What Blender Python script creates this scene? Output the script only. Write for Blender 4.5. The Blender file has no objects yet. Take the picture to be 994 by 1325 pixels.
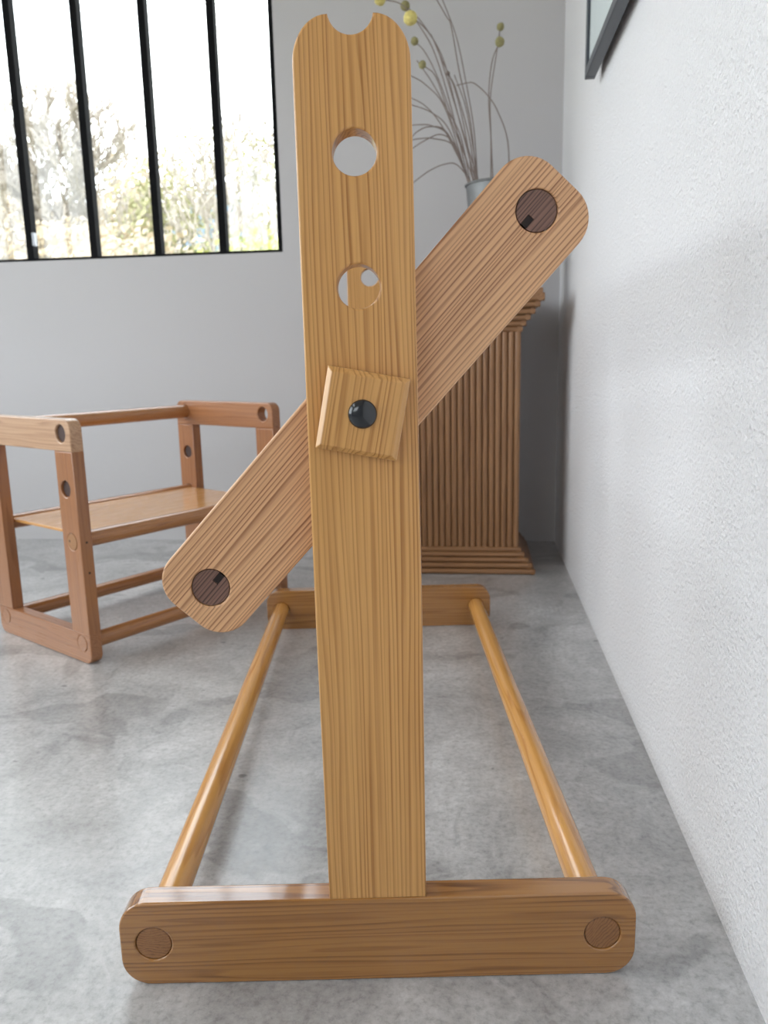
import bpy, bmesh, math, random
from mathutils import Matrix, Vector

random.seed(7)
SC = bpy.context.scene
COL = SC.collection
R = math.radians

# ------------------------------------------------------------------ camera
W_PX, H_PX, F_PX = 994, 1325, 1024.0
PITCH, ROLL, CAM_H = R(11.165), R(1.265), 0.58
cam = bpy.data.cameras.new('camera')
cam_ob = bpy.data.objects.new('camera', cam)
COL.objects.link(cam_ob)
cam.sensor_fit = 'VERTICAL'
cam.sensor_height = 36.0
cam.lens = F_PX / H_PX * 36.0
cam.clip_start, cam.clip_end = 0.02, 900
_r = Vector((1, 0, 0))
_u = Vector((0, math.sin(PITCH), math.cos(PITCH)))
_d = Vector((0, math.cos(PITCH), -math.sin(PITCH)))
_c, _s = math.cos(ROLL), math.sin(ROLL)
_R, _U = _c * _r - _s * _u, _s * _r + _c * _u
_m = Matrix((_R, _U, -_d)).transposed().to_4x4()
_m.translation = (0, 0, CAM_H)
cam_ob.matrix_world = _m
cam.dof.use_dof = True
cam.dof.focus_distance = 0.70
cam.dof.aperture_fstop = 10.0
SC.camera = cam_ob

# ------------------------------------------------------------------ view + sky
SC.view_settings.view_transform = 'Standard'
SC.view_settings.look = 'None'
SC.view_settings.gamma = 1.0
SC.view_settings.use_curve_mapping = False
SC.view_settings.exposure = 0.0

SKY = 6.2
world = bpy.data.worlds.new('overcast_sky')
SC.world = world
world.use_nodes = True
nt = world.node_tree
nt.nodes.clear()
wo = nt.nodes.new('ShaderNodeOutputWorld')
bg = nt.nodes.new('ShaderNodeBackground')
tc = nt.nodes.new('ShaderNodeTexCoord')
mp = nt.nodes.new('ShaderNodeMapping')
mp.inputs['Scale'].default_value = (2.2, 2.2, 5.0)
nz = nt.nodes.new('ShaderNodeTexNoise')
nz.inputs['Scale'].default_value = 1.6
nz.inputs['Detail'].default_value = 5
cr = nt.nodes.new('ShaderNodeValToRGB')
cr.color_ramp.elements[0].position = 0.38
cr.color_ramp.elements[0].color = (0.86, 0.92, 1.0, 1)
cr.color_ramp.elements[1].position = 0.62
cr.color_ramp.elements[1].color = (1.0, 1.0, 1.0, 1)
nt.links.new(tc.outputs['Generated'], mp.inputs['Vector'])
nt.links.new(mp.outputs['Vector'], nz.inputs['Vector'])
nt.links.new(nz.outputs['Fac'], cr.inputs['Fac'])
nt.links.new(cr.outputs['Color'], bg.inputs['Color'])
bg.inputs['Strength'].default_value = SKY
nt.links.new(bg.outputs['Background'], wo.inputs['Surface'])

# room axes: the room is turned a few degrees against the camera
ROOM_YAW = R(-6.515)
RM = Matrix.Rotation(ROOM_YAW, 4, 'Z')
WX, WY = 0.2547, 2.4547          # right wall, back wall (room axes)
LX, RY, CZ = -2.75, -2.2, 2.5    # left wall, rear wall, ceiling
def room(x, y, z=0.0):
    return RM @ Vector((x, y, z))

# window openings (room axes): lo, hi along the wall, sill and head heights
WIN1 = (-2.22, -0.571, 0.895, 2.15)
WIN2 = (-1.6, 2.1, 0.55, 2.35)
FILL_WIN = (-2.30, -0.75, 1.10, 2.35)  # unseen rear window, added to fill the front faces with light
ADDED_SKYL = (-2.45, -1.80, -1.4, 0.9)   # unseen roof light added for more daylight: x range, y range
def portal(name, w, h, loc, zdir):
    L = bpy.data.lights.new(name, 'AREA')
    L.shape = 'RECTANGLE'
    L.size, L.size_y = w, h
    L.cycles.is_portal = True
    o = bpy.data.objects.new(name, L)
    COL.objects.link(o)
    z = -(RM.to_3x3() @ Vector(zdir))
    y = Vector((0, 0, 1)) if abs(z.z) < .5 else RM.to_3x3() @ Vector((0, 1, 0))
    x = y.cross(z)
    m = Matrix((x, y, z)).transposed().to_4x4()
    m.translation = room(*loc)
    o.matrix_world = m
portal('window_daylight', WIN1[1]-WIN1[0], WIN1[3]-WIN1[2], ((WIN1[0]+WIN1[1])/2, WY+.2, (WIN1[2]+WIN1[3])/2), (0, -1, 0))
portal('window_daylight', WIN2[1]-WIN2[0], WIN2[3]-WIN2[2], (LX-.2, (WIN2[0]+WIN2[1])/2, (WIN2[2]+WIN2[3])/2), (1, 0, 0))
portal('window_daylight', FILL_WIN[1]-FILL_WIN[0], FILL_WIN[3]-FILL_WIN[2], ((FILL_WIN[0]+FILL_WIN[1])/2, RY-.2, (FILL_WIN[2]+FILL_WIN[3])/2), (0, 1, 0))

portal('added_roof_daylight', ADDED_SKYL[1]-ADDED_SKYL[0], ADDED_SKYL[3]-ADDED_SKYL[2], ((ADDED_SKYL[0]+ADDED_SKYL[1])/2, (ADDED_SKYL[2]+ADDED_SKYL[3])/2, CZ+.21), (0, 0, -1))

# ------------------------------------------------------------------ materials
class NT:
    def __init__(self, name):
        self.m = bpy.data.materials.new(name)
        self.m.use_nodes = True
        self.t = self.m.node_tree
        self.b = self.t.nodes['Principled BSDF']
        self.out = self.t.nodes['Material Output']
    def n(self, kind, **kw):
        x = self.t.nodes.new('ShaderNode' + kind)
        for k, v in kw.items():
            if k in x.inputs.keys():
                x.inputs[k].default_value = v
            else:
                setattr(x, k, v)
        return x
    def l(self, a, b):
        self.t.links.new(a, b)
    def math(self, op, a, b=None, c=None):
        x = self.t.nodes.new('ShaderNodeMath')
        x.operation = op
        for i, v in enumerate((a, b, c)):
            if v is None:
                continue
            if isinstance(v, (int, float)):
                x.inputs[i].default_value = v
            else:
                self.l(v, x.inputs[i])
        return x.outputs[0]
    def noise(self, vec, scale, detail=2.0, rough=0.5):
        x = self.n('TexNoise')
        x.inputs['Scale'].default_value = scale
        x.inputs['Detail'].default_value = detail
        x.inputs['Roughness'].default_value = rough
        self.l(vec, x.inputs['Vector'])
        return x.outputs['Fac']
    def scaled(self, vec, s):
        x = self.n('VectorMath', operation='MULTIPLY')
        self.l(vec, x.inputs[0])
        x.inputs[1].default_value = s
        return x.outputs[0]
    def ramp(self, fac, stops):
        x = self.n('ValToRGB')
        e = x.color_ramp.elements
        while len(e) < len(stops):
            e.new(0.5)
        for i, (p, c) in enumerate(stops):
            e[i].position = p
            e[i].color = (*c, 1) if len(c) == 3 else c
        self.l(fac, x.inputs['Fac'])
        return x.outputs['Color']
    def mix(self, fac, a, b, mode='MIX'):
        x = self.n('Mix', data_type='RGBA', blend_type=mode)
        for sock, v in ((x.inputs[0], fac), (x.inputs[6], a), (x.inputs[7], b)):
            if isinstance(v, (int, float)):
                sock.default_value = v
            elif isinstance(v, tuple):
                sock.default_value = (*v, 1)
            else:
                self.l(v, sock)
        return x.outputs[2]
    def bump(self, height, strength, dist):
        x = self.n('Bump', Strength=strength, Distance=dist)
        self.l(height, x.inputs['Height'])
        self.l(x.outputs['Normal'], self.b.inputs['Normal'])

def wood(name, light, dark, freq=170.0, contrast=0.8, rough=0.34, coat=0.35, wobble=1.3, tint=(1, 1, 1), bump=0.25):
    """Straight grained softwood, grain along the local X axis."""
    k = NT(name)
    tco = k.n('TexCoord')
    inf = k.n('ObjectInfo')
    off = k.math('MULTIPLY', inf.outputs['Random'], 7.3)
    comb = k.n('CombineXYZ')
    for i in range(3):
        k.l(off, comb.inputs[i])
    add = k.n('VectorMath', operation='ADD')
    k.l(tco.outputs['Object'], add.inputs[0])
    k.l(comb.outputs[0], add.inputs[1])
    v = add.outputs[0]
    sep = k.n('SeparateXYZ')
    k.l(v, sep.inputs[0])
    wob = k.noise(k.scaled(v, (1.6, 14, 14)), 1.0, 2)
    uneven = k.noise(k.scaled(v, (0.9, 60, 40)), 1.0, 2)
    y = k.math('ADD', k.math('MULTIPLY', sep.outputs['Y'], freq), k.math('MULTIPLY', sep.outputs['Z'], freq * 0.55))
    r = k.math('ADD', k.math('ADD', y, k.math('MULTIPLY', wob, wobble * 3)), k.math('MULTIPLY', uneven, 4.5))
    saw = k.math('FRACT', r)
    ring = k.ramp(saw, [(0.0, (0.03,) * 3), (0.50, (0.14,) * 3), (0.82, (1, 1, 1)), (0.92, (0.9,) * 3), (1.0, (0.03,) * 3)])
    fibre = k.noise(k.scaled(v, (14, 620, 620)), 1.0, 3, 0.6)
    blotch = k.noise(k.scaled(v, (3.0, 18, 18)), 1.0, 3)
    strength = k.math('MULTIPLY', k.math('MULTIPLY', ring, contrast), k.math('ADD', k.math('MULTIPLY', blotch, 1.1), 0.25))
    perline = k.noise(k.scaled(v, (1.2, freq * .8, freq * .44)), 1.0, 1)
    strength = k.math('MULTIPLY', strength, k.math('ADD', k.math('MULTIPLY', perline, 1.6), 0.2))
    streak = k.noise(k.scaled(v, (2.2, 300, 300)), 1.0, 2, 0.6)
    fac = k.math('ADD', strength, k.math('MULTIPLY', k.math('SUBTRACT', fibre, 0.5), 0.55))
    fac = k.math('ADD', fac, k.math('MULTIPLY', k.math('SUBTRACT', streak, 0.47), 0.9))
    col = k.mix(k.math('MAXIMUM', k.math('MINIMUM', fac, 1.0), 0.0), light, dark)
    col = k.mix(k.math('MULTIPLY', blotch, 0.55), col, tint, 'MULTIPLY')
    k.l(col, k.b.inputs['Base Color'])
    k.l(k.math('ADD', k.math('MULTIPLY', fibre, 0.16), rough - 0.08), k.b.inputs['Roughness'])
    k.b.inputs['Coat Weight'].default_value = coat
    k.b.inputs['Coat Roughness'].default_value = 0.10
    k.bump(k.math('ADD', k.math('MULTIPLY', ring, -0.5), fibre), bump, 0.0006)
    return k.m

M = {}
M['post'] = wood('golden_pine', (0.63, 0.345, 0.118), (0.35, 0.150, 0.034), 215, 0.85, 0.32, 0.4, 1.8, tint=(1.0, 0.89, 0.74))
M['arm'] = wood('ribbed_pine', (0.72, 0.425, 0.225), (0.29, 0.125, 0.052), 270, 1.0, 0.40, 0.25, tint=(0.97, 0.86, 0.82), bump=0.35)
M['foot'] = wood('amber_pine', (0.39, 0.185, 0.048), (0.175, 0.066, 0.014), 150, 0.85, 0.20, 1.0, 2.2, tint=(1.0, 0.82, 0.7))
M['rail'] = wood('honey_pine_rod', (0.66, 0.345, 0.095), (0.43, 0.175, 0.036), 120, 0.7, 0.24, 0.6, 2.0, tint=(1.0, 0.88, 0.8))
M['plug'] = wood('plug_end_grain', (0.40, 0.20, 0.085), (0.22, 0.095, 0.04), 420, 0.6, 0.45, 0.1)
M['darkplug'] = wood('dark_rod_end', (0.22, 0.115, 0.085), (0.055, 0.026, 0.020), 330, 1.0, 0.5, 0.05)
M['holefill'] = wood('dark_hole_fill', (0.060, 0.028, 0.022), (0.03, 0.014, 0.011), 330, 0.6, 0.6, 0.0)
M['footplug'] = wood('foot_plug_end_grain', (0.31, 0.14, 0.050), (0.15, 0.058, 0.020), 330, 0.9, 0.4, 0.3)
M['chair'] = wood('worn_pine', (0.40, 0.185, 0.080), (0.22, 0.082, 0.034), 130, 0.5, 0.30, 0.35, 2.2, tint=(0.9, 0.75, 0.7))
M['chair_rail'] = wood('worn_pine_rod', (0.46, 0.22, 0.085), (0.27, 0.105, 0.04), 130, 0.5, 0.26, 0.5, 2.0, tint=(0.95, 0.8, 0.75))
M['chair_pale'] = wood('bleached_pine', (0.56, 0.36, 0.22), (0.30, 0.15, 0.08), 110, 0.6, 0.34, 0.35, 2.6, tint=(0.95, 0.8, 0.75))
M['seat'] = wood('seat_plywood', (0.70, 0.355, 0.115), (0.50, 0.22, 0.06), 60, 0.5, 0.26, 0.5, 3.0)
M['cane'] = wood('brown_rattan', (0.35, 0.185, 0.085), (0.15, 0.066, 0.028), 90, 0.5, 0.38, 0.2, 3.0, tint=(0.85, 0.75, 0.7))
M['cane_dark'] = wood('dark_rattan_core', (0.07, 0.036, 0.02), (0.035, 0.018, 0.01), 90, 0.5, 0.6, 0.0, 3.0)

def plain(name, col, rough=0.5, metal=0.0, coat=0.0, var=0.0, scale=20.0, bump=0.0):
    k = NT(name)
    tco = k.n('TexCoord')
    if var:
        f = k.noise(tco.outputs['Object'], scale, 4)
        lo = tuple(c * (1 - var) for c in col)
        hi = tuple(min(1, c * (1 + var)) for c in col)
        k.l(k.mix(f, lo, hi), k.b.inputs['Base Color'])
        if bump:
            k.bump(f, bump, 0.002)
    else:
        k.b.inputs['Base Color'].default_value = (*col, 1)
    k.b.inputs['Roughness'].default_value = rough
    k.b.inputs['Metallic'].default_value = metal
    k.b.inputs['Coat Weight'].default_value = coat
    return k.m
M['black'] = plain('black_plastic', (0.012, 0.014, 0.018), 0.22, 0, 0.5)
M['steel'] = plain('black_steel', (0.004, 0.004, 0.005), 0.8, 0.0, 0, 0.3, 30)
M['steel'].node_tree.nodes['Principled BSDF'].inputs['Specular IOR Level'].default_value = 0.15
M['frame'] = plain('dark_grey_frame', (0.045, 0.052, 0.065), 0.4, 0, 0.1, 0.15, 15)
M['mat'] = plain('pale_print_paper', (0.78, 0.81, 0.84), 0.6, 0, 0, 0.04, 6)
M['zinc'] = plain('zinc', (0.19, 0.195, 0.20), 0.45, 0.6, 0, 0.28, 35)
M['stem'] = plain('dried_stem', (0.235, 0.185, 0.165), 0.8, 0, 0, 0.3, 40)
M['yellow'] = plain('yellow_flower', (0.78, 0.64, 0.22), 0.85, 0, 0, 0.35, 160, 0.8)
M['olive'] = plain('olive_flower', (0.33, 0.30, 0.14), 0.85, 0, 0, 0.35, 160, 0.8)
M['ceil'] = plain('pale_timber_ceiling', (0.55, 0.47, 0.40), 0.8)
M['metal'] = plain('grey_metal', (0.30, 0.31, 0.33), 0.4, 0.7)
M['nail'] = plain('nail_and_slot_shade', (0.03, 0.02, 0.018), 0.5, 0.4)  # nail heads, and the shade coloured into the rod slots

def concrete():
    k = NT('polished_concrete')
    tco = k.n('TexCoord')
    v = tco.outputs['Object']
    big = k.noise(v, 1.7, 5, 0.6)
    warp = k.n('TexNoise')
    warp.inputs['Scale'].default_value = 3.5
    k.l(v, warp.inputs['Vector'])
    wv = k.n('VectorMath', operation='MULTIPLY_ADD')
    k.l(warp.outputs['Color'], wv.inputs[0])
    wv.inputs[1].default_value = (0.35, 0.35, 0)
    k.l(v, wv.inputs[2])
    patch = k.noise(wv.outputs[0], 7.5, 8, 0.68)
    speck = k.noise(v, 130, 4, 0.7)
    col = k.ramp(big, [(0.30, (0.35, 0.35, 0.353)), (0.5, (0.43, 0.43, 0.436)), (0.72, (0.52, 0.52, 0.527))])
    pm = k.ramp(patch, [(0.34, (0.72,) * 3), (0.43, (0.92,) * 3), (0.50, (1.0,) * 3), (0.66, (1.22,) * 3)])
    col = k.mix(1.0, col, pm, 'MULTIPLY')
    trowel = k.noise(k.scaled(wv.outputs[0], (1.0, 1.7, 1.0)), 3.1, 3, 0.5)
    tm = k.ramp(trowel, [(0.415, (0.74,) * 3), (0.432, (1.0,) * 3)])
    col = k.mix(0.9, col, tm, 'MULTIPLY')
    grit = k.noise(v, 55, 6, 0.75)
    gm = k.ramp(grit, [(0.36, (0.80,) * 3), (0.50, (1.0,) * 3), (0.64, (1.22,) * 3)])
    col = k.mix(0.5, col, gm, 'MULTIPLY')
    sm = k.ramp(speck, [(0.34, (0.72,) * 3), (0.48, (1, 1, 1)), (0.68, (1.2,) * 3)])
    col = k.mix(0.8, col, sm, 'MULTIPLY')
    scr = k.noise(k.scaled(wv.outputs[0], (34, 12, 1)), 1.0, 4, 0.7)
    scm = k.ramp(scr, [(0.33, (0.78,) * 3), (0.40, (1.0,) * 3), (0.62, (1.0,) * 3), (0.70, (1.16,) * 3)])
    col = k.mix(0.8, col, scm, 'MULTIPLY')
    # a few hairline cracks and dark chips
    vor = k.n('TexVoronoi', feature='DISTANCE_TO_EDGE')
    vor.inputs['Scale'].default_value = 1.15
    k.l(wv.outputs[0], vor.inputs['Vector'])
    crack = k.ramp(vor.outputs['Distance'], [(0.0, (0.62, 0.62, 0.62)), (0.006, (1, 1, 1))])
    col = k.mix(0.22, col, crack, 'MULTIPLY')
    chip = k.noise(k.scaled(v, (1, 1.6, 1)), 26, 2, 0.4)
    cm = k.ramp(chip, [(0.735, (1, 1, 1)), (0.77, (0.45, 0.45, 0.45))])
    col = k.mix(1.0, col, cm, 'MULTIPLY')
    k.l(col, k.b.inputs['Base Color'])
    k.l(k.math('ADD', k.math('MULTIPLY', patch, 0.40), 0.16), k.b.inputs['Roughness'])
    k.b.inputs['Coat Weight'].default_value = 0.7
    k.b.inputs['Coat Roughness'].default_value = 0.24
    k.bump(k.math('ADD', speck, k.math('MULTIPLY', patch, 0.6)), 0.12, 0.0010)
    return k.m
M['concrete'] = concrete()

def plaster(name, col, amp, scale, rough=0.75, dist=0.006):
    k = NT(name)
    tco = k.n('TexCoord')
    v = tco.outputs['Object']
    a = k.noise(v, scale, 5, 0.62)
    b = k.noise(v, 2.2, 3)
    vor = k.n('TexVoronoi')
    vor.inputs['Scale'].default_value = scale * 1.5
    k.l(v, vor.inputs['Vector'])
    c = k.mix(k.math('MULTIPLY', b, 0.6), col, tuple(x * 0.9 for x in col))
    k.l(c, k.b.inputs['Base Color'])
    k.b.inputs['Roughness'].default_value = rough
    hgt = k.math('ADD', a, k.math('MULTIPLY', vor.outputs['Distance'], 0.35))
    k.bump(hgt, amp, dist)
    return k.m
M['plaster'] = plaster('white_roughcast_plaster', (0.94, 0.935, 0.96), 1.0, 150, dist=0.006)
M['paint_dark'] = plaster('taupe_paint', (0.30, 0.285, 0.275), 0.10, 30)
M['paint'] = plaster('grey_white_paint', (0.575, 0.562, 0.575), 0.10, 30)

def glass(name='window_glass', graze=0.9):
    k = NT(name)
    tr = k.n('BsdfTransparent')
    tr.inputs['Color'].default_value = (0.97, 0.985, 0.98, 1)
    gl = k.n('BsdfGlossy')
    gl.inputs['Roughness'].default_value = 0.02
    lw = k.n('LayerWeight')
    lw.inputs['Blend'].default_value = 0.5
    fr = k.math('ADD', k.math('MULTIPLY', k.math('POWER', lw.outputs['Facing'], 5.0), graze), 0.04)
    mx = k.n('MixShader')
    k.l(fr, mx.inputs[0])
    k.l(tr.outputs[0], mx.inputs[1])
    k.l(gl.outputs[0], mx.inputs[2])
    k.l(mx.outputs[0], k.out.inputs['Surface'])
    return k.m
M['glass'] = glass()
M['picture_glass'] = glass('picture_glass', 0.22)

def foliage(name, a, b):
    k = NT(name)
    tco = k.n('TexCoord')
    f = k.noise(tco.outputs['Object'], 2.5, 4)
    k.l(k.mix(f, a, b), k.b.inputs['Base Color'])
    k.b.inputs['Roughness'].default_value = 0.85
    return k.m
M['bark'] = foliage('pale_bark', (0.34, 0.30, 0.26), (0.44, 0.40, 0.35))
M['leaf_olive'] = foliage('olive_leaves', (0.25, 0.26, 0.13), (0.40, 0.38, 0.22))
M['leaf_tan'] = foliage('tan_leaves', (0.42, 0.34, 0.25), (0.52, 0.45, 0.34))
M['leaf_lime'] = foliage('lime_leaves', (0.36, 0.42, 0.10), (0.55, 0.56, 0.20))
M['grass'] = foliage('pale_grass', (0.27, 0.265, 0.17), (0.34, 0.33, 0.22))
M['hill'] = foliage('blue_hill', (0.07, 0.13, 0.19), (0.10, 0.16, 0.22))

# ------------------------------------------------------------------ helpers
def link(name, me, mat, parent=None):
    o = bpy.data.objects.new(name, me)
    COL.objects.link(o)
    if mat is not None and not me.materials:
        me.materials.append(mat)
    if parent is not None:
        o.parent = parent
    return o
def tag(o, label=None, cat=None, group=None, kind=None):
    if label: o['label'] = label
    if cat: o['category'] = cat
    if group: o['group'] = group
    if kind: o['kind'] = kind
    return o
def empty(name, m=None):
    o = bpy.data.objects.new(name, None)
    o.empty_display_size = 0.1
    COL.objects.link(o)
    if m is not None:
        o.matrix_world = m
    return o
def basis(origin, xd, yd):
    x = Vector(xd).normalized()
    y = Vector(yd)
    y = (y - x * y.dot(x)).normalized()
    m = Matrix((x, y, x.cross(y))).transposed().to_4x4()
    m.translation = Vector(origin)
    return m
def bm_mesh(name, bm):
    me = bpy.data.meshes.new(name)
    bm.to_mesh(me)
    bm.free()
    return me
def boxes_mesh(name, lst, bevel=0.0):
    bm = bmesh.new()
    for lo, hi in lst:
        g = bmesh.ops.create_cube(bm, size=1.0)
        for v in g['verts']:
            v.co = Vector([lo[i] + (hi[i] - lo[i]) * (v.co[i] + .5) for i in range(3)])
    if bevel:
        bmesh.ops.bevel(bm, geom=bm.edges[:], offset=bevel, segments=2, affect='EDGES', profile=0.5)
    return bm_mesh(name, bm)

def arc(cx, cy, r, a0, a1, n):
    return [(cx + r * math.cos(a0 + (a1 - a0) * i / n), cy + r * math.sin(a0 + (a1 - a0) * i / n)) for i in range(n + 1)]
def rrect(x0, x1, y0, y1, rads, n=8):
    """counter clockwise rounded rectangle; radii for the corners x1y0, x1y1, x0y1, x0y0"""
    out = []
    H = math.pi / 2
    for (cx, cy, sx, sy, a), r in zip(((x1, y0, -1, 1, -H), (x1, y1, -1, -1, 0), (x0, y1, 1, -1, H), (x0, y0, 1, 1, 2 * H)), rads):
        if r <= 1e-5:
            out.append((cx, cy))
        else:
            out += arc(cx + sx * r, cy + sy * r, r, a, a + H, n)
    return out
def circle(cx, cy, r, n=40, cw=False):
    p = [(cx + r * math.cos(2 * math.pi * i / n), cy + r * math.sin(2 * math.pi * i / n)) for i in range(n)]
    return p[::-1] if cw else p
def inset(loop, d):
    n = len(loop)
    out = []
    for i in range(n):
        p0, p, p1 = Vector(loop[i - 1]), Vector(loop[i]), Vector(loop[(i + 1) % n])
        e0, e1 = (p - p0).normalized(), (p1 - p).normalized()
        n0, n1 = Vector((-e0.y, e0.x)), Vector((-e1.y, e1.x))
        b = n0 + n1
        b = b / max(b.length_squared, 0.3) * 2 if b.length > 1e-6 else n0
        out.append(tuple(p + b * d))
    return out
def board(name, loops, t, bev, bev_seg=3):
    """Flat board in local XY between z = 0 and t; first loop is the outline (ccw), the rest are holes (cw)."""
    bm = bmesh.new()
    caps = ([], [])
    hard = []
    for loop in loops:
        rows = []
        for j in range(bev_seg + 1):
            a = math.pi / 2 * j / bev_seg
            rows.append((bev * (1 - math.sin(a)), bev * (1 - math.cos(a))))
        prof = [(d, z) for d, z in rows] + [(d, t - z) for d, z in rows[::-1]]
        ring = []
        for d, z in prof:
            lp = inset(loop, d) if d > 1e-9 else loop
            ring.append([bm.verts.new((x, y, z)) for x, y in lp])
        n = len(loop)
        for q_, (a_, b_) in enumerate(zip(ring[:-1], ring[1:])):
            for i in range(n):
                f = bm.faces.new((a_[i], a_[(i + 1) % n], b_[(i + 1) % n], b_[i]))
                f.smooth = True
            if q_ == bev_seg:
                for rg in (a_, b_):
                    hard += [(rg[i], rg[(i + 1) % n]) for i in range(n)]
        for side, rg in ((0, ring[0]), (1, ring[-1])):
            for i in range(n):
                caps[side].append(bm.edges.get((rg[i], rg[(i + 1) % n])))
    for side in (0, 1):
        g = bmesh.ops.triangle_fill(bm, edges=caps[side], use_beauty=True, use_dissolve=False, normal=(0, 0, 1 if side else -1))
        for f in g['geom']:
            if isinstance(f, bmesh.types.BMFace):
                f.smooth = False
                if (f.normal.z > 0) != bool(side):
                    f.normal_flip()
    for e in bm.edges:
        if len(e.link_faces) == 2 and e.calc_face_angle(0) > R(38):
            e.smooth = False
    for a_, b_ in hard:
        bm.edges.get((a_, b_)).smooth = False
    return bm_mesh(name, bm)
def lathe(name, prof, n=40, cap=True):
    """surface of revolution about local X; prof is a list of (x, r)"""
    bm = bmesh.new()
    rings = []
    for x, r in prof:
        if r < 1e-6:
            rings.append([bm.verts.new((x, 0, 0))])
        else:
            rings.append([bm.verts.new((x, r * math.cos(2 * math.pi * i / n), r * math.sin(2 * math.pi * i / n))) for i in range(n)])
    for a, b in zip(rings[:-1], rings[1:]):
        for i in range(n):
            j = (i + 1) % n
            if len(a) == 1 and len(b) == 1:
                continue
            if len(a) == 1:
                f = bm.faces.new((a[0], b[j], b[i]))
            elif len(b) == 1:
                f = bm.faces.new((a[i], a[j], b[0]))
            else:
                f = bm.faces.new((a[i], a[j], b[j], b[i]))
            f.smooth = True
    bmesh.ops.recalc_face_normals(bm, faces=bm.faces[:])
    for e in bm.edges:
        if len(e.link_faces) == 2 and e.calc_face_angle(0) > R(40):
            e.smooth = False
    return bm_mesh(name, bm)
def rod(name, L, r, n=28, ch=0.0015):
    return lathe(name, [(0, 0), (0, r - ch), (ch, r), (L - ch, r), (L, r - ch), (L, 0)], n)
def catmull(pts, k=5):
    P = [Vector(p) for p in pts]
    P = [P[0] * 2 - P[1]] + P + [P[-1] * 2 - P[-2]]
    out = []
    for i in range(1, len(P) - 2):
        for j in range(k):
            t = j / k
            a, b, c, d = P[i - 1], P[i], P[i + 1], P[i + 2]
            out.append(0.5 * ((2 * b) + (c - a) * t + (2 * a - 5 * b + 4 * c - d) * t * t + (3 * b - a - 3 * c + d) * t ** 3))
    out.append(P[-2])
    return out
def tube_into(bm, pts, r0, r1, n=6):
    rings = []
    up = Vector((0.31, 0.9, 0.2))
    for i, p in enumerate(pts):
        d = (pts[min(i + 1, len(pts) - 1)] - pts[max(i - 1, 0)]).normalized()
        x = d.cross(up).normalized()
        y = d.cross(x)
        r = r0 + (r1 - r0) * i / (len(pts) - 1)
        rings.append([bm.verts.new(p + (x * math.cos(2 * math.pi * k / n) + y * math.sin(2 * math.pi * k / n)) * r) for k in range(n)])
    for a, b in zip(rings[:-1], rings[1:]):
        for k in range(n):
            bm.faces.new((a[k], a[(k + 1) % n], b[(k + 1) % n], b[k])).smooth = True
    bm.faces.new(rings[0][::-1])
    bm.faces.new(rings[-1])

# ------------------------------------------------------------------ room shell
def struct(name, me, mat, label=None):
    o = link(name, me, mat)
    o.matrix_world = RM.copy()
    o['kind'] = 'structure'
    if label:
        o['label'] = label
    return o
TH = 0.3
struct('floor', boxes_mesh('floor', [((LX - TH, RY - TH, -0.2), (WX + TH, WY + TH, 0.0))]), M['concrete'], 'grey polished concrete floor with stains and chips')
struct('ceiling', boxes_mesh('ceiling', [((LX - TH, RY - TH, CZ), (ADDED_SKYL[0], WY + TH, CZ + .2)), ((ADDED_SKYL[1], RY - TH, CZ), (WX + TH, WY + TH, CZ + .2)),
                                  ((ADDED_SKYL[0], RY - TH, CZ), (ADDED_SKYL[1], ADDED_SKYL[2], CZ + .2)), ((ADDED_SKYL[0], ADDED_SKYL[3], CZ), (ADDED_SKYL[1], WY + TH, CZ + .2))]), M['ceil'], 'pale timber ceiling')
struct('wall_right', boxes_mesh('wall_right', [((WX, RY - TH, 0), (WX + TH, WY + TH, CZ))]), M['plaster'], 'white roughcast plaster wall')
def pierced(axis, a0, a1, d0, d1, win):
    lo, hi, z0, z1 = win
    segs = [(a0, lo, 0, CZ), (hi, a1, 0, CZ), (lo, hi, 0, z0), (lo, hi, z1, CZ)]
    out = []
    for p, q, s, t in segs:
        if t - s < 1e-4:
            continue
        out.append(((p, d0, s), (q, d1, t)) if axis == 'x' else ((d0, p, s), (d1, q, t)))
    return out
struct('wall_back', boxes_mesh('wall_back', pierced('x', LX - TH, WX, WY, WY + TH, WIN1)), M['paint'], 'smooth grey white painted wall with a barred window')
struct('wall_left', boxes_mesh('wall_left', pierced('y', RY, WY, LX - TH, LX, WIN2)), M['paint'], 'painted wall with a wide steel window')
struct('wall_front', boxes_mesh('wall_front', pierced('x', LX - TH, WX, RY - TH, RY, FILL_WIN)), M['paint_dark'], 'painted wall with an added fill window')

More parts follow.
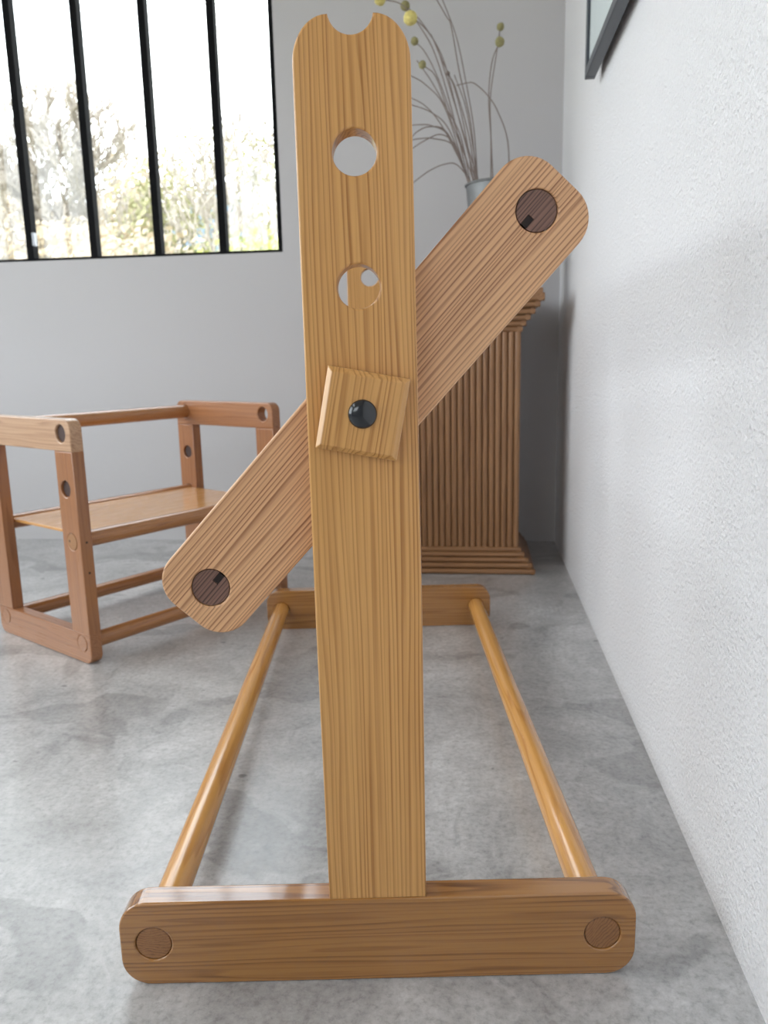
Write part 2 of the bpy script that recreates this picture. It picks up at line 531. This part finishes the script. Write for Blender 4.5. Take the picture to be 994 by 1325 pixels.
def steel_window(name, axis, win, d, inward, bars, label, latch=False):
    """frame mesh is the window; bars and panes are its parts. d: plane of the bars' room face; inward: +1/-1"""
    lo, hi, z0, z1 = win
    s = -inward
    def bx(p, q, za, zb, da, db):
        e0, e1 = sorted((d + s * da, d + s * db))
        return ((p, e0, za), (q, e1, zb)) if axis == 'x' else ((e0, p, za), (e1, q, zb))
    fw, fd = 0.014, 0.035
    fr = [bx(lo, lo + fw, z0, z1, 0, fd), bx(hi - fw, hi, z0, z1, 0, fd), bx(lo + fw, hi - fw, z0, z0 + 0.008, 0, fd), bx(lo + fw, hi - fw, z1 - fw, z1, 0, fd)]
    o = struct(name, boxes_mesh(name, fr), M['steel'], label)
    bw = 0.022
    for b in bars:
        link('window_bar', boxes_mesh('window_bar', [bx(b - bw / 2, b + bw / 2, z0 + .008, z1 - fw, 0.0, 0.030)]), M['steel'], o)
    ed = [lo + fw] + sorted(bars) + [hi - fw]
    for a, b in zip(ed[:-1], ed[1:]):
        link('pane', boxes_mesh('pane', [bx(a, b, z0 + .008, z1 - fw, 0.020, 0.024)]), M['glass'], o)
    if latch:
        link('latch', boxes_mesh('latch', [bx(bars[latch] + .013, bars[latch] + .021, z0 + .045, z0 + .085, -0.006, 0.01)], 0.001), M['metal'], o)
    return o
B1 = [-0.757, -0.963, -1.170, -1.379, -1.586, -1.793, -2.0]
steel_window('window_1', 'x', WIN1, WY + 0.002, -1, B1, 'black steel window with upright bars and trees outside', latch=3)
steel_window('window_2', 'y', WIN2, LX - 0.002, 1, [WIN2[0] + (WIN2[1] - WIN2[0]) * i / 10 for i in range(1, 10)], 'wide black steel window in the side wall')
steel_window('fill_window', 'x', FILL_WIN, RY - 0.002, 1, [FILL_WIN[0] + (FILL_WIN[1] - FILL_WIN[0]) * i / 6 for i in range(1, 6)], 'steel rear window added out of view for fill light')

rl_ob = struct('added_roof_light', boxes_mesh('added_roof_light', [((ADDED_SKYL[0], ADDED_SKYL[2] + (ADDED_SKYL[3] - ADDED_SKYL[2]) * i / 6 - .012, CZ + .12), (ADDED_SKYL[1], ADDED_SKYL[2] + (ADDED_SKYL[3] - ADDED_SKYL[2]) * i / 6 + .012, CZ + .16)) for i in range(7)]), M['steel'], 'long steel roof light added out of view for daylight')
for i in range(6):
    ya, yb = [ADDED_SKYL[2] + (ADDED_SKYL[3] - ADDED_SKYL[2]) * (i + j) / 6 for j in (0, 1)]
    link('pane', boxes_mesh('pane', [((ADDED_SKYL[0], ya, CZ + .16), (ADDED_SKYL[1], yb, CZ + .164))]), M['glass'], rl_ob)

# ------------------------------------------------------------------ the trestle frame in the foreground
T = empty('wooden_trestle_frame', Matrix.Translation((-.0143, .6507, 0)) @ Matrix.Rotation(R(.109), 4, 'Z'))
tag(T, 'golden pine trestle frame with holed upright posts and a pivoting diagonal arm', 'trestle')
FL, FH, FT = 0.4843, 0.0864, 0.0250      # foot length, height, thickness
LD = 0.9923                              # inner face of the far foot
XD, ZD, RD = 0.2108, 0.0435, 0.0166      # floor rails
PT, PW, ZT = 0.0262, 0.0898, 0.8318      # post thickness, width, top
HOLE = 0.0173
PIV = (-0.0012, 0.5345)
LEAN = -0.0049

def part(name, me, mat, m, parent=T, label=None):
    o = link(name, me, mat, parent)
    o.matrix_local = m
    if label:
        o['label'] = label
    return o
foot_me = board('foot', [rrect(-FL / 2, FL / 2, 0, FH, (.027, .027, .027, .027), 10),
                         circle(-XD, ZD, RD + .0004, 40, True), circle(XD, ZD, RD + .0004, 40, True)], FT, 0.0017)
plug_me = rod('dowel_plug', 0.008, RD, 36, 0.0008)
def end_frame(y_face, outward):
    """outward = -1: the face at y_face looks to the camera end; +1: the far end frame"""
    yd = Vector((1, 0, 0)) if outward < 0 else Vector((-1, 0, 0))
    # foot: local x along the foot, local y up, local z = outward
    fm = basis((0, y_face, 0), yd, (0, 0, 1))
    fm = fm @ Matrix.Translation((0, 0, -FT))
    foot = part('foot', foot_me, M['foot'], fm)
    for sx, rot in ((-1, 0.5), (1, 1.45)):
        p = link('dowel_plug', plug_me, M['footplug'], foot)
        p.matrix_local = Matrix.Translation((sx * XD, ZD, FT - .0008)) @ Matrix.Rotation(rot, 4, 'Z') @ Matrix.Rotation(R(90), 4, 'Y')
    # post: local x up, local y to the side, local z = outward
    z0 = FH - 0.0005
    hw = PW / 2
    L = ZT - z0
    rc = 0.036
    a = math.acos((ZT - 0.8345) / HOLE) if abs(ZT - 0.8345) < HOLE else math.pi / 2
    zc = 0.8345 - z0
    th = math.asin((ZT - 0.8345) / HOLE)
    hx = HOLE * math.cos(th)
    cl = 0.0
    loop = [(0, -hw)] + [(0.35 * L, -hw - .0012), (0.8 * L, -hw - .0004)]
    ry, rx = hw - hx - .0004, .034
    cor = [(L - rx + rx * math.sin(t), hw - ry + ry * math.cos(t)) for t in [math.pi / 2 * i / 12 for i in range(13)]]
    loop += [(x, -y) for x, y in cor]
    # notch: going from -y to +y around the lower half of the circle
    na, nb = math.atan2(-hx, ZT - 0.8345), math.atan2(hx, ZT - 0.8345)
    loop += arc(zc, 0, HOLE, na, nb - 2 * math.pi, 20)
    loop += cor[::-1]
    loop += [(0.8 * L, hw + .0004), (0.35 * L, hw + .0012), (0, hw)]
    holes = [circle(z - z0, 0, HOLE, 40, True) for z in (.6345, .7345)]
    pm = board('post', [loop] + holes, PT, 0.0017)
    up = Vector((LEAN, 0, 1))
    side = Vector((-1, 0, 0)) if outward < 0 else Vector((1, 0, 0))
    m = basis((0.0007, y_face - outward * 0.0006, z0), up, side) @ Matrix.Translation((0, 0, -PT))
    post = part('post', pm, M['post'], m)
    # pivot plate and its black cap, on the outer face
    yo = y_face
    s = 0.0335
    pl_me = chamfer_plate('pivot_plate', s, 0.0135, 0.0042)
    ang = R(-10.8)
    xd = Vector((math.sin(-ang), 0, math.cos(ang)))
    m = basis((PIV[0], yo, PIV[1]), xd, side)
    part('pivot_plate', pl_me, M['post'], m)
    cap = lathe('pivot_cap', [(0, 0.0117), (0.0016, 0.0117), (0.0032, 0.0108), (0.0048, 0.0085), (0.0058, 0.005), (0.0062, 0)], 36)
    part('pivot_cap', cap, M['black'], basis((PIV[0], yo + outward * 0.0125, PIV[1]), (0, outward, 0), (0, 0, 1)), label='glossy black plastic bolt cap')
    # diagonal arm on the inner face
    ad = Vector((.2855, 0, .3123)).normalized()
    AL, AW = 0.2450, 0.0437
    xa = ad
    nrm = Vector((0, outward, 0))
    ya = nrm.cross(xa)
    yi = y_face - outward * (PT + 0.001)
    arm_me = board('diagonal_arm', [rrect(-AL, AL, -AW, AW, (.029, .029, .029, .029), 10),
                                    circle(-ARM_D, 0, RD + .0006, 40, True), circle(ARM_D, 0, RD + .0006, 40, True)], PT, 0.0017)
    m = basis((PIV[0] + 0.0025, yi, PIV[1] + .0025), xa, ya) @ Matrix.Translation((0, 0, -PT))
    part('diagonal_arm', arm_me, M['arm'], m)
def chamfer_plate(name, s, t, c):
    """square plate in local YZ-up form: local z is the thickness"""
    bm = bmesh.new()
    rows = []
    for h, e in ((0, s), (t - c, s), (t, s - c)):
        rows.append([bm.verts.new((x * e, y * e, h)) for x, y in ((-1, -1), (1, -1), (1, 1), (-1, 1))])
    for a, b in zip(rows[:-1], rows[1:]):
        for i in range(4):
            bm.faces.new((a[i], a[(i + 1) % 4], b[(i + 1) % 4], b[i]))
    bm.faces.new(rows[0][::-1])
    bm.faces.new(rows[-1])
    bmesh.ops.bevel(bm, geom=bm.edges[:], offset=0.0006, segments=2, affect='EDGES', profile=0.5)
    for f in bm.faces:
        f.smooth = False
    return bm_mesh(name, bm)
ARM_D = 0.2116
end_frame(0.0, -1)
end_frame(LD + FT, 1)
# floor rails
rail_me = rod('floor_rail', LD + FT - 0.018, RD, 32)
for sx in (-1, 1):
    part('floor_rail', rail_me, M['rail'], basis((sx * XD, 0.009, ZD), (0, 1, 0), (0, 0, 1)))
# slotted rods through the arm ends, the slot faces the pivot
def slotted(L, r, w, d):
    a0 = math.asin(w / 2 / r)
    n = 36
    pts = [(r * math.cos(a0 + (2 * math.pi - 2 * a0) * i / n), r * math.sin(a0 + (2 * math.pi - 2 * a0) * i / n)) for i in range(n + 1)]
    pts += [(r - d, -w / 2), (r - d, w / 2)]
    return board('slotted_rod', [pts], L, 0.0003, 1)
ad = Vector((.2855, 0, .3123)).normalized()
for s in (-1, 1):
    c = Vector((PIV[0] + .0025, 0, PIV[1] + .0025)) + ad * (s * ARM_D)
    y0, y1 = PT + 0.001 + 0.0018, LD + FT - PT - 0.0028
    L = y1 - y0
    xd = -ad * s
    zd = Vector((0, -1, 0))
    yd = zd.cross(xd)
    m = basis((c.x, y1, c.z), xd, yd)
    part('slotted_rod', slotted(L, RD, 0.0060, 0.0105), M['darkplug'], m, label='dark slotted wooden rod end')
    strip = boxes_mesh('slot_shade', [((RD - .0108, -.0030, .001), (RD - .0014, .0030, L - .0015))])  # black filler puts the deep shade of the slot into colour
    part('slot_shade', strip, M['nail'], m, label='black strip standing for the shade in the rod slot')

# ------------------------------------------------------------------ cube chair
CU = R(51.68)
CH = empty('cube_chair', Matrix.Translation((-.5743, 1.4563, 0)) @ Matrix.Rotation(CU, 4, 'Z'))
tag(CH, 'reddish worn pine cube chair with round rails and plywood seat', 'chair')
CL, CD, CHH, BW, BT = 0.5388, 0.3565, 0.4777, 0.0604, 0.0255
HV, HZ = 0.0335, 0.4508      # hole / rail offset from the edge, top height
RV, RB, RS, RMID = 0.0285, 0.0395, 0.2440, 0.346
CR = 0.0160
def bar_matrix(u, vert):
    # board local x -> along v (or up), local y -> up (or v), local z -> u
    if vert:
        return basis((u, 0, 0), (0, 0, 1), (0, -1, 0))
    return basis((u, 0, 0), (0, 1, 0), (0, 0, 1))
cr_ = 0.020
for fi, u in enumerate((0.0, CL - BT)):
    top = board('top_bar', [rrect(0, CD, CHH - BW, CHH, (0, cr_, cr_, 0), 8), circle(HV, HZ, .0168, 32, True), circle(CD - HV, HZ, .0168, 32, True)], BT, .0022)
    t_ob = part('top_bar', top, M['chair_pale'] if fi == 0 else M['chair'], bar_matrix(u, False), CH)
    bot = board('bottom_bar', [rrect(0, CD, 0, BW, (cr_, 0, 0, cr_), 8), circle(RV, RB, CR + .0004, 32, True), circle(CD - RV, RB, CR + .0004, 32, True)], BT, .0022)
    b_ob = part('bottom_bar', bot, M['chair'], bar_matrix(u, False), CH)
    out_x = -0.0004 if fi == 0 else BT + 0.0004
    for k, v in enumerate((0, CD - BW)):
        lp = [(BW, -v - BW), (CHH - BW, -v - BW), (CHH - BW, -v), (BW, -v)]
        hv = HV if k == 0 else CD - HV
        pm2 = board('post', [[(x, -y) for x, y in lp[::-1]], [(x, -y) for x, y in circle(RMID, -hv, .0160, 32, True)[::-1]],
                            [(x, -y) for x, y in circle(RS, -(RV if k == 0 else CD - RV), CR + .0005, 32, True)[::-1]]], BT, .0020)
        m = basis((u + BT, 0, 0), (0, 0, 1), (0, 1, 0))
        p_ob = part('post', pm2, M['chair'], m, CH)
        rv = RV if k == 0 else CD - RV
        part('dowel_plug', rod('dowel_plug', BT - .010, .0158, 24, .0006), M['holefill'], basis((u + .005, hv, RMID), (1, 0, 0), (0, .3, 1)), CH)  # dark brown disc set back inside the hole
        # plug of the seat rail in the post, plug of the bottom rail in the bottom bar
        pg = part('dowel_plug', rod('dowel_plug', 0.006, CR, 28, .0006), M['plug'], basis((u - .0004 if fi == 0 else u + BT - .0056, rv, RS), (1, 0, 0), (0, .5, 1)), CH)
        pg = part('dowel_plug', rod('dowel_plug', 0.006, CR, 28, .0006), M['chair'], basis((u - .0004 if fi == 0 else u + BT - .0056, rv, RB), (1, 0, 0), (0, .5, 1)), CH)
        # nail heads on the edge of the post
        ys = -0.0004 if k == 0 else CD - .0026
        for nz in (RS, .184):
            part('nail', rod('nail', .003, .0024, 12, .0004), M['nail'], basis((u + BT * .52, ys, nz), (0, 1, 0), (0, 0, 1)), CH)
part('dowel_plug', rod('dowel_plug', BT - .010, .0166, 24, .0006), M['holefill'], basis((.005, HV, HZ), (1, 0, 0), (0, .3, 1)), CH)  # same dark disc in the near top hole
nail = part('nail', rod('nail', .003, .0026, 12, .0004), M['nail'], basis((-.0006, RV + .008, RS + .001), (1, 0, 0), (0, 0, 1)), CH)
rl = CL - 2 * BT + 0.024
def crail(v, z, r, name):
    part(name, rod(name, rl, r, 26), M['chair_rail'], basis((BT - .012, v, z), (1, 0, 0), (0, 0, 1)), CH)
crail(CD - HV, HZ, .0168, 'back_rail')
crail(RV, RS, CR, 'seat_rail')
crail(CD - RV, RS, CR, 'seat_rail')
crail(RV, RB, CR, 'bottom_rail')
crail(CD - RV, RB, CR, 'bottom_rail')
seat = board('seat_panel', [rrect(BT + .004, CL - BT - .004, RV, CD - RV, (0, 0, 0, 0))], .006, .001)
part('seat_panel', seat, M['seat'], Matrix.Translation((0, 0, RS + .004)), CH, label='pale varnished plywood seat panel')

# ------------------------------------------------------------------ rattan pedestal
PX0, PX1, PY0, PY1 = -.205, .1235, 2.100, 2.368
PZ0, PZ1, PTOP = .062, .636, .738
PD = empty('rattan_pedestal', RM @ Matrix.Translation(((PX0 + PX1) / 2, (PY0 + PY1) / 2, 0)))
tag(PD, 'brown pencil rattan pedestal with flared base and cap, against the back wall', 'pedestal')
HX, HY = (PX1 - PX0) / 2, (PY1 - PY0) / 2
RR = 0.0082
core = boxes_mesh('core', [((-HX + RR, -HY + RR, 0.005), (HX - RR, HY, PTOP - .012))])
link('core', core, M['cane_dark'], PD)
up_me = rod('cane_rod', PZ1 - PZ0 + .01, RR, 10, .0005)
nfx = 20
for i in range(nfx):
    x = -HX + RR + (2 * HX - 2 * RR) * i / (nfx - 1)
    part('cane_rod', up_me, M['cane'], basis((x, -HY + RR, PZ0 - .005), (0, 0, 1), (math.cos(i * 2.3), math.sin(i * 2.3), 0)), PD)
nsy = 16
for s in (-1, 1):
    for i in range(1, nsy + 1):
        y = -HY + RR + (2 * HY - RR) * i / nsy
        part('cane_rod', up_me, M['cane'], basis((s * (HX - RR), y, PZ0 - .005), (0, 0, 1), (math.cos(i * 1.7), math.sin(i * 1.7), 0)), PD)
def course(e, z, r):
    """one horizontal course of rods round three sides, standing e out from the body, and a slab behind them"""
    x, y = HX + e - r, HY + e - r
    lx, ly = 2 * (HX + e), HY + e + HY + min(e, 0.05)
    part('cane_rod', rod('cane_rod', lx, r, 10, .0006), M['cane'], basis((-HX - e, -y, z), (1, 0, 0), (0, 0, 1)), PD)
    for s in (-1, 1):
        part('cane_rod', rod('cane_rod', ly - .001, r, 10, .0006), M['cane'], basis((s * x, -HY - e + .0005, z), (0, 1, 0), (0, 0, 1)), PD)
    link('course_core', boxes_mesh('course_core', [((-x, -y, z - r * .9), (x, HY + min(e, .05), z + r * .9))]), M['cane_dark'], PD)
for e, z in ((.042, .0075), (.034, .0215), (.024, .0345), (.014, .047), (.006, .0595)):
    course(e, z, .0075)
for e, z in ((.004, .640), (.012, .654), (.022, .668), (.033, .683), (.044, .699)):
    course(e, z, .0078)
course(.054, .7155, .0105)
link('top_panel', boxes_mesh('top_panel', [((-HX - .050, -HY - .050, .720), (HX + .050, HY + .048, PTOP))], .004), M['cane'], PD)

# ------------------------------------------------------------------ zinc bucket with dried flowers
VX, VY, VR, VZ = .066, 2.215, .086, 1.014
VB = empty('zinc_vase', Matrix.Translation(room(VX, VY, PTOP)))
tag(VB, 'grey zinc bucket vase standing on the rattan pedestal', 'vase')
vh = VZ - PTOP
prof = [(0, 0), (0, .056), (.004, .059), (vh * .34, .067), (vh * .35, .069), (vh * .37, .069), (vh * .38, .068), (vh * .90, .0815), (vh - .006, .083), (vh - .005, VR), (vh - .001, VR + .001), (vh, VR - .001), (vh - .003, VR - .004), (vh * .5, .067), (.01, .054), (.01, 0)]
link('body', lathe('body', prof, 48), M['zinc'], VB).matrix_local = Matrix.Rotation(R(-90), 4, 'Y')
for s in (-1, 1):
    bm = bmesh.new()
    a = [Vector((.02 * math.cos(t), 0, .02 * math.sin(t))) for t in [math.pi * i / 8 for i in range(9)]]
    tube_into(bm, a, .0025, .0025, 6)
    h_ = link('handle', bm_mesh('handle', bm), M['zinc'], VB)
    h_.matrix_local = Matrix.Translation((0, s * .078, vh - .045)) @ Matrix.Rotation(R(10 * s), 4, 'X')

def px_ray(px, py):
    a, b = px - W_PX / 2, py - H_PX / 2
    x, y = _c * a - _s * b, _s * a + _c * b
    return (_r * (x / F_PX) + _u * (-y / F_PX) + _d)
def on_room_y(px, py, y):
    d = px_ray(px, py)
    n = RM.to_3x3() @ Vector((0, 1, 0))
    o = Vector((0, 0, CAM_H))
    return o + d * ((y - o.dot(n)) / d.dot(n))
# stems: traced outline in photo pixels, depth spread inside the vase; head radius and colour
Z = lambda pts: [(360 + x / 2.367, y / 2.367) for x, y in pts]
stems = [
    (Z([(600, 545), (565, 400), (520, 250), (480, 130), (435, 72), (405, 56)]), .0, 'yellow', .0165),
    (Z([(592, 540), (545, 330), (505, 180), (455, 90), (415, 40), (389, 18)]), .03, 'olive', .0125),
    (Z([(585, 540), (530, 330), (482, 170), (440, 90), (380, 15), (312, -2)]), -.02, 'yellow', .0145),
    (Z([(580, 540), (540, 380), (490, 240), (450, 160), (418, 126)]), .02, 'olive', .0105),
    (Z([(575, 535), (530, 370), (485, 240), (455, 208), (442, 198)]), -.03, 'olive', .0095),
    (Z([(658, 545), (652, 420), (645, 300), (655, 190), (679, 128)]), .0, 'olive', .0115),
    (Z([(652, 545), (652, 420), (650, 300), (668, 170), (681, 82)]), .02, 'olive', .0098),
    (Z([(612, 540), (600, 400), (575, 250), (545, 110), (498, -15)]), .01, None, 0),
    (Z([(607, 540), (590, 380), (555, 220), (530, 80), (515, 50), (478, -15)]), -.02, None, 0),
    (Z([(570, 535), (515, 340), (455, 262), (400, 228)]), .03, None, 0),
    (Z([(572, 530), (525, 400), (470, 345), (400, 318)]), -.01, None, 0),
    (Z([(568, 530), (510, 400), (455, 328), (400, 296)]), .02, None, 0),
    (Z([(565, 525), (525, 420), (470, 385), (430, 382), (398, 385)]), .0, None, 0),
    (Z([(566, 525), (540, 450), (480, 425), (430, 425), (398, 432)]), .01, None, 0),
    (Z([(564, 528), (520, 410), (465, 388), (420, 408), (400, 440)]), -.02, None, 0),
    (Z([(568, 522), (545, 450), (500, 412), (450, 430), (400, 462)]), .02, None, 0),
    (Z([(575, 530), (548, 505), (510, 503), (460, 525), (400, 570)]), -.03, None, 0),
    (Z([(708, 545), (703, 430), (672, 340), (640, 290), (600, 255), (575, 255), (545, 262)]), .01, None, 0),
    (Z([(598, 540), (572, 400), (540, 270), (500, 180), (468, 105)]), .02, None, 0),
    (Z([(604, 540), (585, 420), (545, 275), (520, 225)]), -.01, None, 0),
    (Z([(590, 540), (560, 420), (520, 340), (470, 250), (425, 185)]), .03, None, 0),
    (Z([(615, 545), (598, 460), (575, 330), (540, 230)]), .0, None, 0),
]
GRP = 'dried flowers in the zinc vase'
lab_head = {0: 'dried stem with the largest bright yellow ball flower, in zinc vase',
            1: 'dried stem whose small yellow ball sits behind the largest yellow ball',
            2: 'dried stem arching furthest toward the window with a yellow ball',
            3: 'dried stem with a brownish ball beside the holed post, higher of two',
            4: 'dried stem with the small brownish ball beside the holed post, lower of two',
            5: 'upright dried stem with an olive ball just below its twin ball',
            6: 'upright dried stem with an olive ball just above its twin ball'}
lab_bare = {17: 'bare dried twig arching over from the far side of the zinc vase',
            16: 'bare dried twig drooping low over the zinc vase rim',
            9: 'bare dried twig arching highest of those bending toward the holed post',
            7: 'tall bare dried twig rising past the yellow balls'}
LAYER = [0, 8, 4, 19, 5, 16, 11, 14, 10, 12, 13, 9, 15, 17, 2, 20, 21, 6, 7, 18, 3, 1]   # front to back
for i, (pts, dz, colr, hr) in enumerate(stems):
    # every stem keeps to its own depth layer of the bunch, so that none passes through another
    o = (LAYER.index(i) - 10.5) * .0052
    def fan(z):
        return .75 + .25 * (z - PTOP) / (VZ - PTOP) if z < VZ else 1 + 3.4 * (z - VZ)
    P = []
    for x, y in pts:
        p = on_room_y(x, y, VY)
        for _k in range(3):
            p = on_room_y(x, y, VY + o * fan(p.z))
        P.append(p)
    # it comes out of the vase inside the rim and stands on the vase floor
    IR = RM.inverted()
    rx = (IR @ P[0]).x
    half = math.sqrt(.0765 ** 2 - o * o)
    rx = min(max(rx, VX - half), VX + half)
    rim = Vector((rx, VY + o, VZ + .002))
    fo = o * fan(PTOP + .014)
    fhalf = math.sqrt(.049 ** 2 - fo * fo)
    ft = Vector((VX + min(max((rx - VX) * .35 + .012, -fhalf), fhalf), VY + fo, PTOP + .0125))
    low = [RM @ ft.lerp(rim, t) for t in (0, .5, .88, 1.0)]
    k0 = next(j for j in range(1, len(P)) if P[j].z > VZ + .03)
    P = low + P[k0:]
    foot_pt = low[0]
    base = foot_pt.copy()
    C = [p - base for p in catmull(P, 6)]
    bm = bmesh.new()
    tube_into(bm, C, .0018, .0013, 6)
    if i == 19:
        g = bmesh.ops.create_icosphere(bm, subdivisions=1, radius=.006)
        for v in g['verts']:
            v.co += C[-1]
    stem_me = bm_mesh('stem', bm)
    if colr:
        e = empty('dried_flower', Matrix.Translation(base))
        link('stem', stem_me, M['stem'], e)
        hb = bmesh.new()
        bmesh.ops.create_icosphere(hb, subdivisions=3, radius=hr)
        for v in hb.verts:
            v.co *= 1 + random.uniform(-.07, .07)
        for f in hb.faces:
            f.smooth = True
        hd = link('flower_head', bm_mesh('flower_head', hb), M[colr], e)
        hd.location = C[-1]
        tag(e, lab_head[i], 'flower', GRP)
    else:
        o = link('dried_twig', stem_me, M['stem'])
        o.location = base
        tag(o, lab_bare.get(i, 'thin bare dried twig leaning left out of the zinc vase'), 'twig', GRP)
        if i not in lab_bare:
            o['label'] = 'thin bare dried twig bending over toward the holed post' if i < 17 else 'straight bare dried twig among the ball flower stems'

# ------------------------------------------------------------------ picture on the right wall
FY1, FY0, FZ0, FZ1 = 1.757, .95, 1.113, 1.90
FDP, STAND, FWD = .020, .012, .018
PF = empty('picture_frame', RM @ Matrix.Translation((WX - STAND, (FY0 + FY1) / 2, FZ0)))
tag(PF, 'dark grey framed picture behind glass hanging on the plaster wall', 'picture')
fh = FZ1 - FZ0
hw = (FY1 - FY0) / 2
def fb(y0, y1, z0, z1, x0=-FDP, x1=0.0):
    return ((x0, y0, z0), (x1, y1, z1))
for nm, b in (('frame_side', fb(hw - FWD, hw, 0, fh)), ('frame_side', fb(-hw, -hw + FWD, 0, fh)), ('frame_rail', fb(-hw + FWD, hw - FWD, 0, FWD)), ('frame_rail', fb(-hw + FWD, hw - FWD, fh - FWD, fh))):
    link(nm, boxes_mesh(nm, [b], .0015), M['frame'], PF)
link('print', boxes_mesh('print', [fb(-hw + .004, hw - .004, .004, fh - .004, -.014, -.004)]), M['mat'], PF)
link('glazing', boxes_mesh('glazing', [fb(-hw + FWD - .003, hw - FWD + .003, FWD - .003, fh - FWD + .003, -.0170, -.0155)]), M['picture_glass'], PF)
link('hanger', boxes_mesh('hanger', [fb(-.03, .03, fh - .09, fh - .05, -.002, STAND)]), M['metal'], PF)

# ------------------------------------------------------------------ garden beyond the window
struct('ground', boxes_mesh('ground', [((-220, -220, -.45), (220, 320, -.30))]), M['grass'], 'pale garden lawn outside the window')
def hills():
    bm = bmesh.new()
    n = 60
    lo, hi = [], []
    for i in range(n + 1):
        x = -260 + 400 * i / n
        hgt = 36 + 3 * math.sin(x * .021 + 1.2) + 2 * math.sin(x * .063) + 1.2 * math.sin(x * .19) + 27 * math.exp(-((x + 96) / 24) ** 2)
        lo.append(bm.verts.new((x, 235, -1)))
        hi.append(bm.verts.new((x, 300, hgt)))
    far = [bm.verts.new((v.co.x, 360, -1)) for v in lo]
    for i in range(n):
        bm.faces.new((lo[i], lo[i + 1], hi[i + 1], hi[i])).smooth = True
        bm.faces.new((hi[i], hi[i + 1], far[i + 1], far[i])).smooth = True
    return bm_mesh('hill', bm)
struct('hill', hills(), M['hill'], 'distant bluish hill beyond the garden trees')

def branch(bm, p, d, L, r, depth, rng, spread):
    pts = [p]
    q, dd = p.copy(), d.copy()
    for k in range(3):
        dd = (dd + Vector((rng.uniform(-.18, .18), rng.uniform(-.18, .18), rng.uniform(-.02, .12)))).normalized()
        q = q + dd * (L / 3)
        pts.append(q.copy())
    r = max(r, RMIN)
    tube_into(bm, pts, r, max(r * .6, RMIN), 5 if r > .02 else 3)
    tips.append(q.copy())
    if depth == 0:
        return
    for k in range(rng.choice((3, 3, 4))):
        i = rng.choice((1, 2, 3, 3))
        ax = Vector((rng.uniform(-1, 1), rng.uniform(-1, 1), rng.uniform(-.1, .9))).normalized()
        nd = (dd * (1 - spread) + ax * spread).normalized()
        branch(bm, pts[i], nd, L * rng.uniform(.58, .8), r * .55, depth - 1, rng, spread)
tips = []
RMIN = .007
def tree(px, y, top_px, label, depth=4, leaf=None, seed=1, leaf_n=0, leaf_s=.05, spread=.5, name='bare_tree', blob=.35):
    global tips
    global RMIN
    RMIN = .0009 * y
    rng = random.Random(seed)
    tp = on_room_y(px, top_px, y)
    H = tp.z + .3
    e = empty(name, Matrix.Translation((tp.x, tp.y, -.3)))
    bm = bmesh.new()
    th = H * .3
    tube_into(bm, [Vector((0, 0, 0)), Vector((.03, 0, th * .5)), Vector((0, .02, th))], H * .014, H * .010, 7)
    link('trunk', bm_mesh('trunk', bm), M['bark'], e)
    bm = bmesh.new()
    tips = []
    branch(bm, Vector((0, .02, th * .97)), Vector((0, 0, 1)), H * .26, H * .009, depth, rng, spread)
    for k in range(3):
        branch(bm, Vector((0, .02, th * (.75 + .08 * k))), Vector((rng.uniform(-.8, .8), rng.uniform(-.8, .8), .8)).normalized(), H * .22, H * .007, depth - 1, rng, spread)
    # keep the crown inside the traced height
    mz = max(v.co.z for v in bm.verts)
    s = H / mz
    for v in bm.verts:
        v.co.z = v.co.z * s if v.co.z > th else v.co.z
    link('branches', bm_mesh('branches', bm), M['bark'], e)
    if leaf:
        bm = bmesh.new()
        for k in range(leaf_n):
            c = rng.choice(tips)
            c = Vector((c.x, c.y, c.z * s)) + Vector((rng.gauss(0, blob), rng.gauss(0, blob), rng.gauss(0, blob * .7)))
            c.z = min(max(c.z, .1), H)
            n = Vector((rng.uniform(-1, 1), rng.uniform(-1, 1), rng.uniform(-.3, 1))).normalized()
            a = n.orthogonal().normalized() * leaf_s * rng.uniform(.6, 1.3)
            b = n.cross(a) * .55
            bm.faces.new([bm.verts.new(c + w) for w in (a, b, -a, -b)])
        f = link('foliage', bm_mesh('foliage', bm), M[leaf], e)
        f['kind'] = 'stuff'
    tag(e, label, 'tree', 'garden trees outside the window')
    return e
tree(62, 11.0, 85, 'tall bare tree with wide twiggy crown outside the second pane', 6, None, 3, spread=.5)
tree(-60, 14.5, 60, 'bare tree half hidden at the far end of the window', 5, None, 9, spread=.55)
tree(5, 33.0, 215, 'pale tan leafy tree behind the tall bare tree', 4, 'leaf_tan', 4, 9000, .12, .6, 'leafy_tree', .9)
tree(150, 24.0, 200, 'tan bushy tree between the two middle window bars', 4, 'leaf_tan', 5, 8000, .085, .55, 'leafy_tree', .6)
tree(196, 17.0, 208, 'olive green tree with leaning crown outside the window', 4, 'leaf_olive', 6, 3200, .07, .65, 'leafy_tree', .35)
tree(275, 9.6, 125, 'slender bare sapling in front of the blue hill', 4, None, 12, spread=.38, name='bare_sapling')
tree(352, 12.0, 40, 'bare sapling beside the window edge above the green shrub', 4, None, 15, spread=.42, name='bare_sapling')
tree(352, 15.5, 185, 'green leafy shrub at the window edge', 4, 'leaf_olive', 8, 7000, .05, .45, 'leafy_shrub', .42)
tree(322, 28.0, 240, 'tan feathery shrub next to the green shrub', 4, 'leaf_tan', 21, 5000, .06, .5, 'leafy_shrub', .45)
tree(335, 4.8, 302, 'low bright lime bush below the green shrub', 3, 'leaf_lime', 10, 3000, .03, .6, 'low_bush', .18)
tree(95, 7.6, 292, 'low tan bush under the tall bare tree', 3, 'leaf_tan', 11, 3000, .035, .6, 'low_bush', .24)
tree(180, 5.8, 300, 'low pale bush under the tan bushy tree', 3, 'leaf_tan', 14, 3000, .035, .6, 'low_bush', .22)
